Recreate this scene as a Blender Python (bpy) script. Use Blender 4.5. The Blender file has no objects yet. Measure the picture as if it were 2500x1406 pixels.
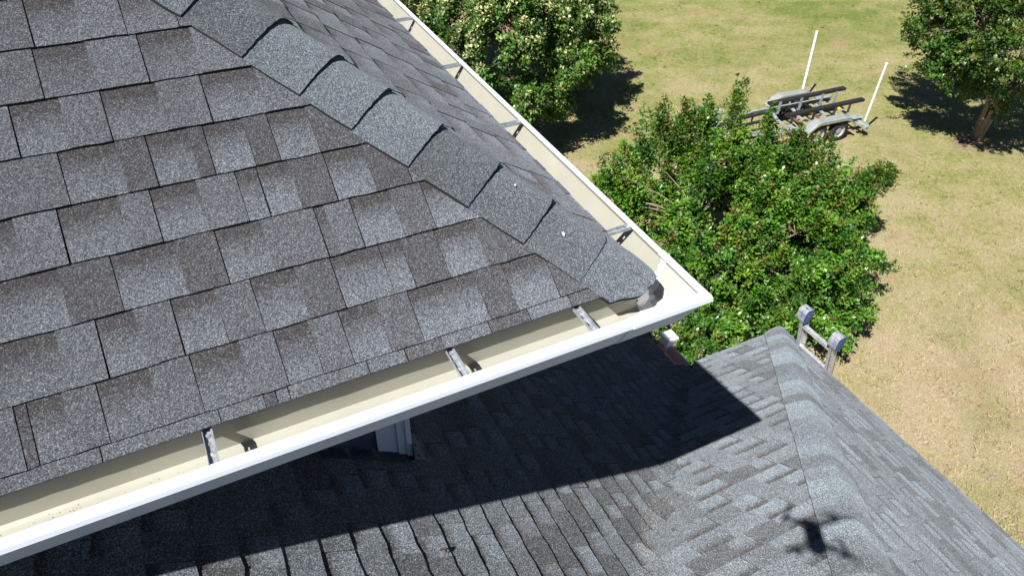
import bpy, math, random
import numpy as np
from mathutils import Vector, Matrix
R = math.radians
sc = bpy.context.scene
# ---------------------------------------------------------------- camera, world, sun, exposure
CAM = Vector((-1.1311573, -1.23201775, 1.3558966))
RT = Vector((0.8918, -0.4514, 0.0299)); UP = Vector((0.2758, 0.5950, 0.7549)); FW = Vector((0.3586, 0.6650, -0.6551))
FPX = 1742.5
cd = bpy.data.cameras.new("camera"); cam = bpy.data.objects.new("camera", cd); sc.collection.objects.link(cam)
zz = -FW.normalized(); xx = RT - zz * RT.dot(zz); xx.normalize(); yy = zz.cross(xx)
cam.matrix_world = Matrix(((xx.x, yy.x, zz.x, CAM.x), (xx.y, yy.y, zz.y, CAM.y), (xx.z, yy.z, zz.z, CAM.z), (0, 0, 0, 1)))
cd.sensor_width = 36; cd.lens = 36 * FPX / 2500; cd.clip_start = 0.02; cd.clip_end = 1000
sc.camera = cam
def ray(px, py):
    return (xx * ((px - 1250) / FPX) - yy * ((py - 703) / FPX) - zz).normalized()
def at(px, py, z):
    d = ray(px, py); return CAM + d * ((z - CAM.z) / d.z)
SUNV = ray(1960, 1270)                       # direction in which the sunlight travels
world = bpy.data.worlds.new("World"); sc.world = world; world.use_nodes = True
nt = world.node_tree; nt.nodes.clear()
wo = nt.nodes.new('ShaderNodeOutputWorld'); bg = nt.nodes.new('ShaderNodeBackground'); sky = nt.nodes.new('ShaderNodeTexSky')
sky.sky_type = 'NISHITA'; sky.sun_disc = False; sky.air_density = 0.5; sky.dust_density = 0.05; sky.ozone_density = 4.0
elev = math.asin(-SUNV.z); az = math.atan2(-SUNV.x, -SUNV.y)
sky.sun_elevation = elev; sky.sun_rotation = az
bg.inputs['Strength'].default_value = 0.05
nt.links.new(sky.outputs[0], bg.inputs['Color']); nt.links.new(bg.outputs[0], wo.inputs['Surface'])
sd = bpy.data.lights.new("sun", 'SUN'); sd.energy = 5.0; sd.angle = R(0.53); sd.color = (1.0, 0.972, 0.93)
sun = bpy.data.objects.new("sun", sd); sc.collection.objects.link(sun)
sun.rotation_euler = SUNV.to_track_quat('-Z', 'Y').to_euler(); sun.location = (-10, -5, 15)
sc.view_settings.view_transform = 'Standard'; sc.view_settings.look = 'None'
sc.view_settings.gamma = 1.0; sc.view_settings.use_curve_mapping = False
sc.view_settings.exposure = 0.75
sc.render.engine = 'CYCLES'
sc.render.resolution_x = 1024; sc.render.resolution_y = 575
GZ = -9.09                                   # lawn level
MS = 0.718                                   # slope of the upper roof
M1, M2, M3 = 0.70, 0.74, 0.74                # slopes of the porch roof planes
XI, YI, XT, ZE = 2.208, 1.80, 3.322, -3.16   # porch roof: inner corner x, eave y, outer eave x, eave z

# ---------------------------------------------------------------- helpers
def tag(o, label=None, cat=None, group=None, kind=None):
    if label: o['label'] = label
    if cat: o['category'] = cat
    if group: o['group'] = group
    if kind: o['kind'] = kind
    return o
def empty(name, loc=(0, 0, 0), rz=0.0, **k):
    o = bpy.data.objects.new(name, None); o.location = loc; o.rotation_euler = (0, 0, rz)
    o.empty_display_size = 0.2; sc.collection.objects.link(o); return tag(o, **k)
class MB:
    def __init__(s): s.v = []; s.f = []; s.m = []; s.c = []; s.col = None
    def vert(s, p, c=None):
        s.v.append((p[0], p[1], p[2])); s.c.append(c if c is not None else (1, 1, 1)); return len(s.v) - 1
    def poly(s, pts, mat=0, cols=None):
        i = [s.vert(p, cols[k] if cols else None) for k, p in enumerate(pts)]
        s.f.append(i); s.m.append(mat)
    def box(s, c, d, mat=0, M=None):
        cx, cy, cz = c; x, y, z = d[0] / 2, d[1] / 2, d[2] / 2
        P = [Vector((cx + a * x, cy + b * y, cz + e * z)) for a in (-1, 1) for b in (-1, 1) for e in (-1, 1)]
        if M is not None: P = [M @ p for p in P]
        i = [s.vert(p) for p in P]
        for q in ((0, 1, 3, 2), (4, 6, 7, 5), (0, 4, 5, 1), (2, 3, 7, 6), (0, 2, 6, 4), (1, 5, 7, 3)):
            s.f.append([i[k] for k in q]); s.m.append(mat)
    def bar(s, a, b, w, h, up=(0, 0, 1), mat=0, w2=None, h2=None):
        a = Vector(a); b = Vector(b); d = (b - a).normalized(); upv = Vector(up)
        sd_ = d.cross(upv)
        if sd_.length < 1e-4: sd_ = d.cross(Vector((1, 0, 0)))
        sd_.normalize(); u = sd_.cross(d)
        w2 = w if w2 is None else w2; h2 = h if h2 is None else h2
        P = []
        for (p, ww, hh) in ((a, w, h), (b, w2, h2)):
            for (i, j) in ((-1, -1), (1, -1), (1, 1), (-1, 1)): P.append(p + sd_ * (i * ww / 2) + u * (j * hh / 2))
        k = [s.vert(p) for p in P]
        for q in ((3, 2, 1, 0), (4, 5, 6, 7), (0, 1, 5, 4), (1, 2, 6, 5), (2, 3, 7, 6), (3, 0, 4, 7)):
            s.f.append([k[i] for i in q]); s.m.append(mat)
    def tube(s, pts, rad, n=8, mat=0, cap=True, col=None):
        pts = [Vector(p) for p in pts]; rings = []
        if not hasattr(rad, '__len__'): rad = [rad] * len(pts)
        ref = Vector((0.31, 0.52, 0.79))
        for k, p in enumerate(pts):
            d = (pts[min(k + 1, len(pts) - 1)] - pts[max(k - 1, 0)]).normalized()
            a = d.cross(ref)
            if a.length < 1e-3: a = d.cross(Vector((1, 0, 0)))
            a.normalize(); b = d.cross(a)
            rings.append([s.vert(p + (a * math.cos(t) + b * math.sin(t)) * rad[k], col) for t in [2 * math.pi * q / n for q in range(n)]])
        for k in range(len(pts) - 1):
            for q in range(n):
                s.f.append([rings[k][q], rings[k + 1][q], rings[k + 1][(q + 1) % n], rings[k][(q + 1) % n]]); s.m.append(mat)
        if cap:
            s.f.append(rings[0][::1]); s.m.append(mat); s.f.append(rings[-1][::-1]); s.m.append(mat)
    def lathe(s, prof, c, ax, n=20, mat=0):
        ax = Vector(ax).normalized(); a = ax.cross(Vector((0.3, 0.9, 0.2))).normalized(); b = ax.cross(a); c = Vector(c)
        rings = [[s.vert(c + ax * h + (a * math.cos(t) + b * math.sin(t)) * r) for t in [2 * math.pi * q / n for q in range(n)]] for (r, h) in prof]
        for k in range(len(prof) - 1):
            for q in range(n):
                s.f.append([rings[k][q], rings[k][(q + 1) % n], rings[k + 1][(q + 1) % n], rings[k + 1][q]]); s.m.append(mat)
    def build(s, name, mats, parent=None, smooth=False, label=None, org=None):
        me = bpy.data.meshes.new(name)
        v = s.v
        o = bpy.data.objects.new(name, me)
        if org is not None:
            v = [(p[0] - org[0], p[1] - org[1], p[2] - org[2]) for p in v]; o.location = org
        me.from_pydata(v, [], s.f)
        for m_ in (mats if isinstance(mats, (list, tuple)) else [mats]): me.materials.append(m_)
        me.polygons.foreach_set('material_index', s.m)
        ca = me.color_attributes.new('shade', 'FLOAT_COLOR', 'POINT')
        arr = np.ones((len(s.v), 4), dtype=np.float32); arr[:, :3] = np.array(s.c, dtype=np.float32)
        ca.data.foreach_set('color', arr.ravel())
        if smooth: me.polygons.foreach_set('use_smooth', [True] * len(me.polygons))
        me.update(); sc.collection.objects.link(o)
        if parent is not None: o.parent = parent
        if label: o['label'] = label
        return o

# ---------------------------------------------------------------- materials
def mat(name):
    m = bpy.data.materials.new(name); m.use_nodes = True; n = m.node_tree; n.nodes.clear()
    out = n.nodes.new('ShaderNodeOutputMaterial'); b = n.nodes.new('ShaderNodeBsdfPrincipled')
    n.links.new(b.outputs[0], out.inputs['Surface']); return m, n, b, out
def nd(n, t, **k):
    x = n.nodes.new(t)
    for a, v in k.items():
        if a in x.inputs.keys(): x.inputs[a].default_value = v
        else: setattr(x, a, v)
    return x
def ramp(n, fac, stops, interp='LINEAR'):
    r = n.nodes.new('ShaderNodeValToRGB'); r.color_ramp.interpolation = interp
    el = r.color_ramp.elements
    while len(el) > 1: el.remove(el[-1])
    el[0].position = stops[0][0]; el[0].color = (*stops[0][1], 1)
    for p, c in stops[1:]:
        e = el.new(p); e.color = (*c, 1)
    n.links.new(fac, r.inputs[0]); return r.outputs['Color']
def mix(n, f, a, b, mode='MIX'):
    x = n.nodes.new('ShaderNodeMix'); x.data_type = 'RGBA'; x.blend_type = mode
    for k, s in ((0, f), (6, a), (7, b)):
        if hasattr(s, 'links') or hasattr(s, 'is_linked'): n.links.new(s, x.inputs[k])
        elif k == 0: x.inputs[0].default_value = s
        else: x.inputs[k].default_value = (*s, 1)
    return x.outputs[2]
def coords(n): return n.nodes.new('ShaderNodeTexCoord').outputs['Object']
def math_(n, op, a, b=None):
    x = n.nodes.new('ShaderNodeMath'); x.operation = op
    for k, s in ((0, a), (1, b)):
        if s is None: continue
        if hasattr(s, 'is_linked'): n.links.new(s, x.inputs[k])
        else: x.inputs[k].default_value = s
    return x.outputs[0]
def noise(n, co, scale, detail=3.0, rough=0.55):
    x = nd(n, 'ShaderNodeTexNoise'); x.inputs['Scale'].default_value = scale; x.inputs['Detail'].default_value = detail
    x.inputs['Roughness'].default_value = rough; n.links.new(co, x.inputs['Vector']); return x.outputs['Fac']
def plain(name, col, rough=0.5, metal=0.0, var=0.0, vscale=8.0, bump=0.0, bscale=60.0, spec=0.5):
    m, n, b, out = mat(name); co = coords(n)
    if var > 0:
        f = noise(n, co, vscale, 5, 0.65)
        lo = tuple(c * (1 - var) for c in col); hi = tuple(min(1, c * (1 + var)) for c in col)
        n.links.new(ramp(n, f, [(0.3, lo), (0.7, hi)]), b.inputs['Base Color'])
    else: b.inputs['Base Color'].default_value = (*col, 1)
    b.inputs['Roughness'].default_value = rough; b.inputs['Metallic'].default_value = metal
    b.inputs['Specular IOR Level'].default_value = spec
    if bump > 0:
        bp = nd(n, 'ShaderNodeBump', Strength=bump, Distance=0.01)
        n.links.new(noise(n, co, bscale, 4), bp.inputs['Height']); n.links.new(bp.outputs[0], b.inputs['Normal'])
    return m
def shingle_mat(name, gain=1.0, gs=330.0, tint=(1, 1, 1)):
    m, n, b, out = mat(name); co = coords(n)
    at_ = nd(n, 'ShaderNodeAttribute', attribute_name='shade')
    sep = nd(n, 'ShaderNodeSeparateColor'); n.links.new(at_.outputs['Color'], sep.inputs[0])
    vo = nd(n, 'ShaderNodeTexVoronoi', feature='F1'); vo.inputs['Scale'].default_value = gs; n.links.new(co, vo.inputs['Vector'])
    vs = nd(n, 'ShaderNodeSeparateColor'); n.links.new(vo.outputs['Color'], vs.inputs[0])
    g = gain
    def C(a, b_, c): return (a * g, b_ * g, c * g)
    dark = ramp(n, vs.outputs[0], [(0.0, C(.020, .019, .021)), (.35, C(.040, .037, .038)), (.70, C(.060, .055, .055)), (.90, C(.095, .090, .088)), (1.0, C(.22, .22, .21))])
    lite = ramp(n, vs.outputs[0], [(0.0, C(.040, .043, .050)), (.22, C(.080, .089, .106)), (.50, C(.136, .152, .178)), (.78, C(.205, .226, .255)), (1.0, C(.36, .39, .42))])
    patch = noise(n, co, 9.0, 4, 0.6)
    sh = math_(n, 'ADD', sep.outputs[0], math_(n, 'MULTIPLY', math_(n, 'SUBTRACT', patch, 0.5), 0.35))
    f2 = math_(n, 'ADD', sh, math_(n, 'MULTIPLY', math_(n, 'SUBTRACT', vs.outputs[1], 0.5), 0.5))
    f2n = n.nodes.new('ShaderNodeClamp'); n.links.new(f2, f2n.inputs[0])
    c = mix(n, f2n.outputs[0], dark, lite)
    hue = mix(n, vs.outputs[2], (1.10, 0.97, 0.98), (0.93, 1.02, 1.03))
    c = mix(n, 1.0, c, hue, 'MULTIPLY')
    big = noise(n, co, 1.7, 3)
    c = mix(n, 1.0, c, ramp(n, big, [(.3, (.90, .89, .89)), (.7, (1.08, 1.09, 1.10))]), 'MULTIPLY')
    c = mix(n, 1.0, c, tint, 'MULTIPLY')
    n.links.new(c, b.inputs['Base Color'])
    b.inputs['Roughness'].default_value = 0.85; b.inputs['Specular IOR Level'].default_value = 0.25
    b.inputs['Diffuse Roughness'].default_value = 1.0
    bp = nd(n, 'ShaderNodeBump', Strength=0.55, Distance=0.0012)
    n.links.new(vo.outputs['Distance'], bp.inputs['Height']); n.links.new(bp.outputs[0], b.inputs['Normal'])
    return m
M = {}
M['shingle'] = shingle_mat('granule_shingle', 0.95, 520.0, (.985, .99, .98))
M['cap'] = shingle_mat('granule_hip_cap', 0.95, 520.0, (.935, 1.0, .985))
M['cap_low'] = shingle_mat('granule_hip_cap_lower', 1.2, 330.0, (.93, 1.01, .985))
M['shingle_low'] = shingle_mat('granule_shingle_lower', 1.15, 330.0, (.95, 1.0, .975))
M['edge'] = plain('asphalt_cut_edge', (.008, .008, .009), 0.9)
M['white'] = plain('white_gutter_enamel', (.66, .72, .765), 0.35, var=.03, vscale=5)  # bluish tint in the white paints in the sky's blue on shaded faces
M['cream'] = plain('cream_gutter_lining', (.385, .378, .318), 0.36, var=.09, vscale=3.5)
M['pale'] = plain('pale_corner_lining', (.46, .465, .43), 0.3, var=.04, vscale=6)
M['paint'] = plain('white_wood_paint', (.68, .72, .76), 0.5, var=.05, vscale=4, bump=.1)
M['steel'] = plain('galvanised_steel', (.42, .44, .48), 0.38, 0.45, var=.35, vscale=70)
M['seal'] = plain('white_sealant', (.86, .86, .86), 0.3, bump=.3, bscale=90)
M['soffit'] = plain('soffit_paint', (.62, .62, .62), 0.6)
M['siding'] = plain('blue_siding_paint', (.07, .09, .14), 0.55, var=.05)
M['flash'] = plain('grey_flashing_metal', (.055, .055, .065), 0.5, 0.4, var=.3, vscale=20)
M['rail'] = plain('faded_red_rail_paint', (.42, .235, .225), 0.55, var=.12, vscale=5)
M['deck'] = plain('deck_boards', (.18, .13, .10), 0.7, var=.3, vscale=3)
M['alum'] = plain('ladder_aluminium', (.52, .52, .53), 0.42, 0.35, var=.30, vscale=28)
M['pad'] = plain('worn_blue_pad', (.055, .085, .23), 0.7, var=.5, vscale=24)
def padmat():
    m, n, b, out = mat('worn_grey_pad_top'); co = coords(n)
    f = noise(n, co, 26.0, 5, .7)
    n.links.new(ramp(n, f, [(.36, (.05, .09, .22)), (.46, (.22, .25, .30)), (.60, (.36, .36, .34))]), b.inputs['Base Color'])
    b.inputs['Roughness'].default_value = .75; return m
M['padtop'] = padmat()
M['dirt'] = plain('dry_dirt', (.24, .165, .11), 0.95, var=.4, vscale=7, bump=.6, bscale=25)
M['bark'] = plain('smooth_tan_bark', (.23, .18, .13), 0.8, var=.35, vscale=6, bump=.4, bscale=20)
M['twig'] = plain('dark_twig_bark', (.10, .075, .05), 0.85, var=.3, vscale=8)
M['trailer'] = plain('grey_trailer_paint', (.33, .365, .39), 0.45, 0.1, var=.18, vscale=5)
M['fender'] = plain('pale_fender_paint', (.27, .29, .275), 0.45, 0.0, var=.12, vscale=4)
M['carpet'] = plain('dark_bunk_carpet', (.012, .011, .012), 0.95, var=.3, vscale=12, bump=.4)
M['tyre'] = plain('black_rubber', (.018, .018, .019), 0.75)
M['rim'] = plain('white_wheel_rim', (.33, .34, .34), 0.4, var=.3, vscale=12)
M['pvc'] = plain('white_pvc', (.86, .86, .85), 0.4)
M['yellow'] = plain('yellow_strap', (.62, .48, .05), 0.6)
M['rust'] = plain('rusty_brown_steel', (.16, .07, .05), 0.8, var=.4)
M['drone'] = plain('dark_grey_plastic', (.05, .05, .055), 0.45)
M['glass'] = plain('lens_glass', (.01, .01, .012), 0.05)
M['stone'] = plain('pale_stone', (.24, .22, .17), 0.85, var=.2, vscale=20)
M['drop'] = plain('white_droppings', (.75, .75, .72), 0.7)
M['grit'] = plain('tan_grit', (.48, .40, .27), 0.9, var=.5, vscale=120)
M['deadleaf'] = plain('dead_leaf', (.50, .36, .13), 0.8, var=.5, vscale=6)
M['brownleaf'] = plain('brown_leaf', (.075, .045, .03), 0.8, var=.4, vscale=30)
def leaf_mat(name, rough=0.38, trans=0.22):
    m, n, b, out = mat(name)
    a = nd(n, 'ShaderNodeAttribute', attribute_name='shade')
    n.links.new(a.outputs['Color'], b.inputs['Base Color']); b.inputs['Roughness'].default_value = rough
    b.inputs['Specular IOR Level'].default_value = 0.55
    t = nd(n, 'ShaderNodeBsdfTranslucent'); g = mix(n, 1.0, a.outputs['Color'], (1.3, 1.5, 0.5), 'MULTIPLY'); n.links.new(g, t.inputs[0])
    ms = nd(n, 'ShaderNodeMixShader'); ms.inputs[0].default_value = trans
    n.links.new(b.outputs[0], ms.inputs[1]); n.links.new(t.outputs[0], ms.inputs[2]); n.links.new(ms.outputs[0], out.inputs['Surface'])
    return m
M['leaf'] = leaf_mat('glossy_leaf', 0.42, 0.13)
M['leafmatt'] = leaf_mat('soft_leaf', 0.5, 0.13)
def lawn_mat(name, bumpy=True, br=1.0):
    m, n, b, out = mat(name)
    g = n.nodes.new('ShaderNodeNewGeometry').outputs['Position']
    mp = nd(n, 'ShaderNodeMapping'); mp.inputs['Rotation'].default_value = (0, 0, R(35)); mp.inputs['Scale'].default_value = (1, 1.35, 0.0); n.links.new(g, mp.inputs['Vector'])
    p = mp.outputs[0]
    big = noise(n, p, 0.16, 4, .6); mid = noise(n, p, 0.75, 5, .65); fine = noise(n, p, 5.5, 5, .7); mic = noise(n, g, 30, 4, .75); tuf = noise(n, g, 13, 3, .7)
    # greener further from the house, drier close to it
    sx = nd(n, 'ShaderNodeSeparateXYZ'); n.links.new(g, sx.inputs[0])
    pat = ramp(n, noise(n, g, .38, 4, .6), [(.52, (0, 0, 0)), (.66, (1, 1, 1))])
    dist = math_(n, 'ADD', math_(n, 'MULTIPLY', sx.outputs[0], .006), math_(n, 'MULTIPLY', sx.outputs[1], .016))
    f = math_(n, 'ADD', math_(n, 'MULTIPLY', big, .80), math_(n, 'MULTIPLY', mid, .80))
    f = math_(n, 'ADD', f, math_(n, 'MULTIPLY', fine, .85)); f = math_(n, 'ADD', f, dist)
    f = math_(n, 'ADD', f, math_(n, 'MULTIPLY', tuf, .7)); f = math_(n, 'SUBTRACT', f, 1.43)
    c = ramp(n, f, [(.08, (.390, .312, .212)), (.27, (.362, .305, .182)), (.40, (.315, .280, .140)), (.56, (.240, .240, .088)), (.78, (.130, .172, .038))])
    bare = ramp(n, noise(n, p, .45, 5, .65), [(.56, (0, 0, 0)), (.70, (1, 1, 1))])
    c = mix(n, math_(n, 'MULTIPLY', pat, .38), c, (.165, .195, .050))
    c = mix(n, math_(n, 'MULTIPLY', bare, .60), c, (.34, .235, .150))
    c = mix(n, 1.0, c, ramp(n, mic, [(.25, (.62, .64, .60)), (.5, (1.0, 1.0, .98)), (.75, (1.32, 1.29, 1.22))]), 'MULTIPLY')
    if br != 1.0: c = mix(n, 1.0, c, (br, br, br), 'MULTIPLY')
    n.links.new(c, b.inputs['Base Color']); b.inputs['Roughness'].default_value = .9; b.inputs['Specular IOR Level'].default_value = .15
    if bumpy:
        bp = nd(n, 'ShaderNodeBump', Strength=.9, Distance=.03); n.links.new(mic, bp.inputs['Height']); n.links.new(bp.outputs[0], b.inputs['Normal'])
    return m
M['lawn'] = lawn_mat('dry_lawn'); M['blade'] = lawn_mat('grass_blade', False, 1.05)

# ---------------------------------------------------------------- shingle field builder
def clip(poly, planes):
    for (a, b_, c) in planes:
        out = []; n = len(poly)
        for i in range(n):
            p, q = poly[i], poly[(i + 1) % n]
            fp = a * p[0] + b_ * p[1] - c; fq = a * q[0] + b_ * q[1] - c
            if fp <= 0: out.append(p)
            if (fp < 0 < fq) or (fq < 0 < fp):
                t = fp / (fp - fq); out.append((p[0] + (q[0] - p[0]) * t, p[1] + (q[1] - p[1]) * t))
        poly = out
        if len(poly) < 3: return []
    return poly
GK = [0.80, 0.62]
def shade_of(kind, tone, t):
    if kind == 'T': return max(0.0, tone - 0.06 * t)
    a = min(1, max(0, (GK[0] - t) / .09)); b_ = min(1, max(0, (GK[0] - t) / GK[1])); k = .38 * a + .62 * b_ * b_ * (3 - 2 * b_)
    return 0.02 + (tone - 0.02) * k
def shingles(mb, frame, courses, planes, rng, cw=0.05, jit=0.0016, T=0.0085, lift=0.0, und=0.0003, gv=.0026):
    ph = [rng.random() * 6.28 for _ in range(6)]
    def wob(s, d): return und * (math.sin(3.1 * s + ph[0] + 5 * d) + math.sin(7.3 * s + ph[1] - 4 * d) * .6 + math.sin(17 * s + ph[2]) * .35)
    for (d0, d1, pieces) in courses:
        jt = {}; jit_ = jit if d0 > .02 else .0005
        def jb(s):
            k = round(s / cw)
            if k not in jt: jt[k] = rng.uniform(-jit_, jit_)
            return jt[k]
        for pi, (s0, s1, kind, tone) in enumerate(pieces):
            hb, ht = (T + 0.0006, 0.0030) if kind == 'T' else (T - 0.0014, 0.0008)
            hb += rng.uniform(-.0004, .0012) + lift; ht += lift
            if pi and (pieces[pi - 1][2] == kind or kind == 'G'): s0 = s0 + (0.0022 if pieces[pi - 1][2] == kind else gv)
            sl = rng.uniform(-.0014, .0014)
            n = max(1, int(math.ceil((s1 - s0) / cw))); cs = [s0 + (s1 - s0) * i / n for i in range(n + 1)]
            ts = [0, .22, .45, .62, .72, .78, .86, 1.06]
            for i in range(n):
                for r in range(len(ts) - 1):
                    def pt(s, t):
                        b0 = d0 + jb(s) if t == 0 else d0
                        return (s + sl * (1 - t), b0 + (d1 - d0) * t)
                    quad = [pt(cs[i], ts[r]), pt(cs[i + 1], ts[r]), pt(cs[i + 1], ts[r + 1]), pt(cs[i], ts[r + 1])]
                    q = clip(quad, planes)
                    if len(q) < 3: continue
                    P = []; Cc = []; H = []
                    for (s, d) in q:
                        t = max(0.0, (d - d0) / (d1 - d0)); h = hb + (ht - hb) * t + wob(s, d)
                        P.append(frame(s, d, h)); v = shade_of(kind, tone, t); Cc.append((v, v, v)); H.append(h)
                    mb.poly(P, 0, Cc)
                    m = len(q)
                    for k in range(m):
                        a, b_ = q[k], q[(k + 1) % m]
                        onbutt = r == 0 and a[1] < d0 + jit * 1.1 and b_[1] < d0 + jit * 1.1 and abs(a[0] - b_[0]) > 1e-4
                        onl = i == 0 and abs(a[0] - (cs[0] + sl * (1 - (a[1] - d0) / (d1 - d0)))) < .0006 and abs(b_[0] - (cs[0] + sl * (1 - (b_[1] - d0) / (d1 - d0)))) < .0006 and abs(a[1] - b_[1]) > 1e-4
                        onr = i == n - 1 and abs(a[0] - (cs[-1] + sl * (1 - (a[1] - d0) / (d1 - d0)))) < .0006 and abs(b_[0] - (cs[-1] + sl * (1 - (b_[1] - d0) / (d1 - d0)))) < .0006 and abs(a[1] - b_[1]) > 1e-4
                        onc = any(abs(A * a[0] + B * a[1] - C_) < 1e-6 and abs(A * b_[0] + B * b_[1] - C_) < 1e-6 for (A, B, C_) in planes)
                        if onbutt or onl or onr or onc:
                            mb.poly([P[(k + 1) % m], P[k], frame(a[0], a[1], -0.002), frame(b_[0], b_[1], -0.002)], 1)
def rand_course(rng, smin, smax, wl=(.07, .16), wg=(.07, .17)):
    s = smin - rng.random() * .2; out = []; k = rng.random() < .5
    while s < smax:
        w = rng.uniform(*(wg if k else wl))
        tone = rng.uniform(.6, 1.0) if k else rng.choice([.28, .35, .5, .6, .65, .7, .75])
        e = s + w; out.append((max(s, smin), min(e, smax), 'G' if k else 'T', tone)); s = e; k = not k
    return [p for p in out if p[1] - p[0] > .004]

# ================================================================ THE HOUSE
house = empty('house', (0, 0, 0), label='house with grey shingle hip roof, white gutters and a shaded lower porch roof', cat='house')
ca_ = math.cos(math.atan(MS)); sa_ = math.sin(math.atan(MS))
def fA(s, d, h): return (s, d * ca_ - h * sa_, d * sa_ + h * ca_)          # descends to -y, s = x
def fB(s, d, h): return (-d * ca_ + h * sa_, s, d * sa_ + h * ca_)         # descends to +x, s = y
LAY = {0: [(1.47, 'T', 0.55), (1.389, 'G', 0.8), (1.275, 'T', 0.75), (1.175, 'G', 0.7), (1.047, 'T', 0.6)], 1: [(1.5, 'T', 0.55), (1.398, 'G', 0.6), (1.278, 'T', 0.75), (1.158, 'G', 0.7), (1.026, 'T', 0.75)], 2: [(1.529, 'T', 0.7), (1.479, 'G', 0.8), (1.369, 'T', 0.65), (1.278, 'G', 0.8), (1.148, 'T', 0.65), (1.04, 'G', 0.8), (0.899, 'T', 0.6)], 3: [(1.557, 'T', 0.5), (1.405, 'G', 0.8), (1.276, 'T', 0.3), (1.208, 'G', 0.8), (1.108, 'T', 0.25), (1.071, 'G', 0.95), (0.97, 'T', 0.25), (0.908, 'G', 0.9), (0.802, 'T', 0.3), (0.67, 'T', 0.7)], 4: [(1.585, 'G', 0.7), (1.528, 'T', 0.7), (1.438, 'G', 0.8), (1.304, 'T', 0.65), (1.234, 'G', 0.8), (1.123, 'T', 0.6), (1.029, 'G', 0.8), (0.975, 'G', 0.95), (0.892, 'T', 0.3), (0.799, 'G', 1.0), (0.691, 'T', 0.25), (0.59, 'T', 0.7)], 5: [(1.614, 'G', 0.9), (1.468, 'T', 0.3), (1.357, 'G', 0.85), (1.211, 'T', 0.3), (1.118, 'G', 0.85), (1.005, 'T', 0.55), (0.869, 'G', 0.4), (0.841, 'T', 0.6), (0.772, 'G', 1.0), (0.66, 'T', 0.45), (0.571, 'G', 1.0)], 6: [(1.642, 'G', 0.7), (1.503, 'T', 0.7), (1.422, 'G', 0.8), (1.338, 'T', 0.55), (1.258, 'G', 0.9), (1.158, 'T', 0.5), (1.072, 'G', 0.85), (0.961, 'T', 0.35), (0.87, 'G', 0.95), (0.739, 'G', 0.95), (0.678, 'T', 0.28), (0.581, 'G', 1.0), (0.461, 'T', 0.35)], 7: [(1.671, 'T', 0.6), (1.618, 'G', 0.3), (1.593, 'G', 0.7), (1.522, 'T', 0.5), (1.454, 'G', 0.65), (1.342, 'T', 0.6), (1.253, 'G', 0.7), (1.137, 'T', 0.62), (1.057, 'G', 0.8), (0.97, 'T', 0.62), (0.893, 'G', 0.9), (0.794, 'T', 0.5), (0.707, 'G', 1.0), (0.514, 'T', 0.3), (0.43, 'G', 1.0), (0.297, 'T', 0.35)], 8: [(1.699, 'T', 0.6), (1.478, 'T', 0.68), (1.226, 'T', 0.72), (1.122, 'T', 0.3), (1.093, 'T', 0.7), (1.063, 'T', 0.7), (0.865, 'T', 0.72), (0.764, 'T', 0.35), (0.662, 'T', 0.75), (0.525, 'T', 0.3), (0.406, 'T', 0.85), (0.275, 'T', 0.35)]}
rng = random.Random(5)
D0, EX = .0356, .143
cA = []
for i in range(-1, 26):
    d0 = D0 + EX * i if i >= 0 else 0.0; d1 = D0 + EX * (i + 1)
    k = 7 - i if i >= 0 else 8
    if k in LAY and k >= 0:
        l = LAY[k]; pcs = []
        first = -l[0][0]
        for p in rand_course(rng, -5.2, first): pcs.append(p)
        for j, (s, kd, tn) in enumerate(l):
            e = -l[j + 1][0] if j + 1 < len(l) else 0.4
            pcs.append((-s, e, kd, tn))
    else: pcs = rand_course(rng, -5.2, 0.4)
    cA.append((d0, d1, pcs))
mb = MB()
# plane A keeps x <= -y  ->  s + d*ca <= 0 (tiny clearance under the hip caps)
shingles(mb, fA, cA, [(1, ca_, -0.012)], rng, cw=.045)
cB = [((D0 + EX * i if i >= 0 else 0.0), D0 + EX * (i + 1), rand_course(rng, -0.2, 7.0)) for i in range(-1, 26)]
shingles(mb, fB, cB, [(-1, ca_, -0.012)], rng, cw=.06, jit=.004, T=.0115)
# deck under the shingles, two far planes so that the roof is closed
DT = 26.2 * EX
for pts in ([fA(-5.2, .004, -.003), fA(0, .004, -.003), fA(-DT * ca_, DT, -.003), fA(-5.2, DT, -.003)],
            [fB(0, .004, -.003), fB(7, .004, -.003), fB(7, DT, -.003), fB(DT * ca_, DT, -.003)]):
    mb.poly(pts, 1)
HP = DT * ca_; HZ = DT * sa_
mb.poly([(-5.2, HP, HZ), (-HP, HP, HZ), (-HP, 7, HZ), (-5.2, 7, HZ)], 1)
roof = mb.build('roof', [M['shingle'], M['edge']], house, label='upper hip roof of charcoal and grey laminated shingles')

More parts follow.
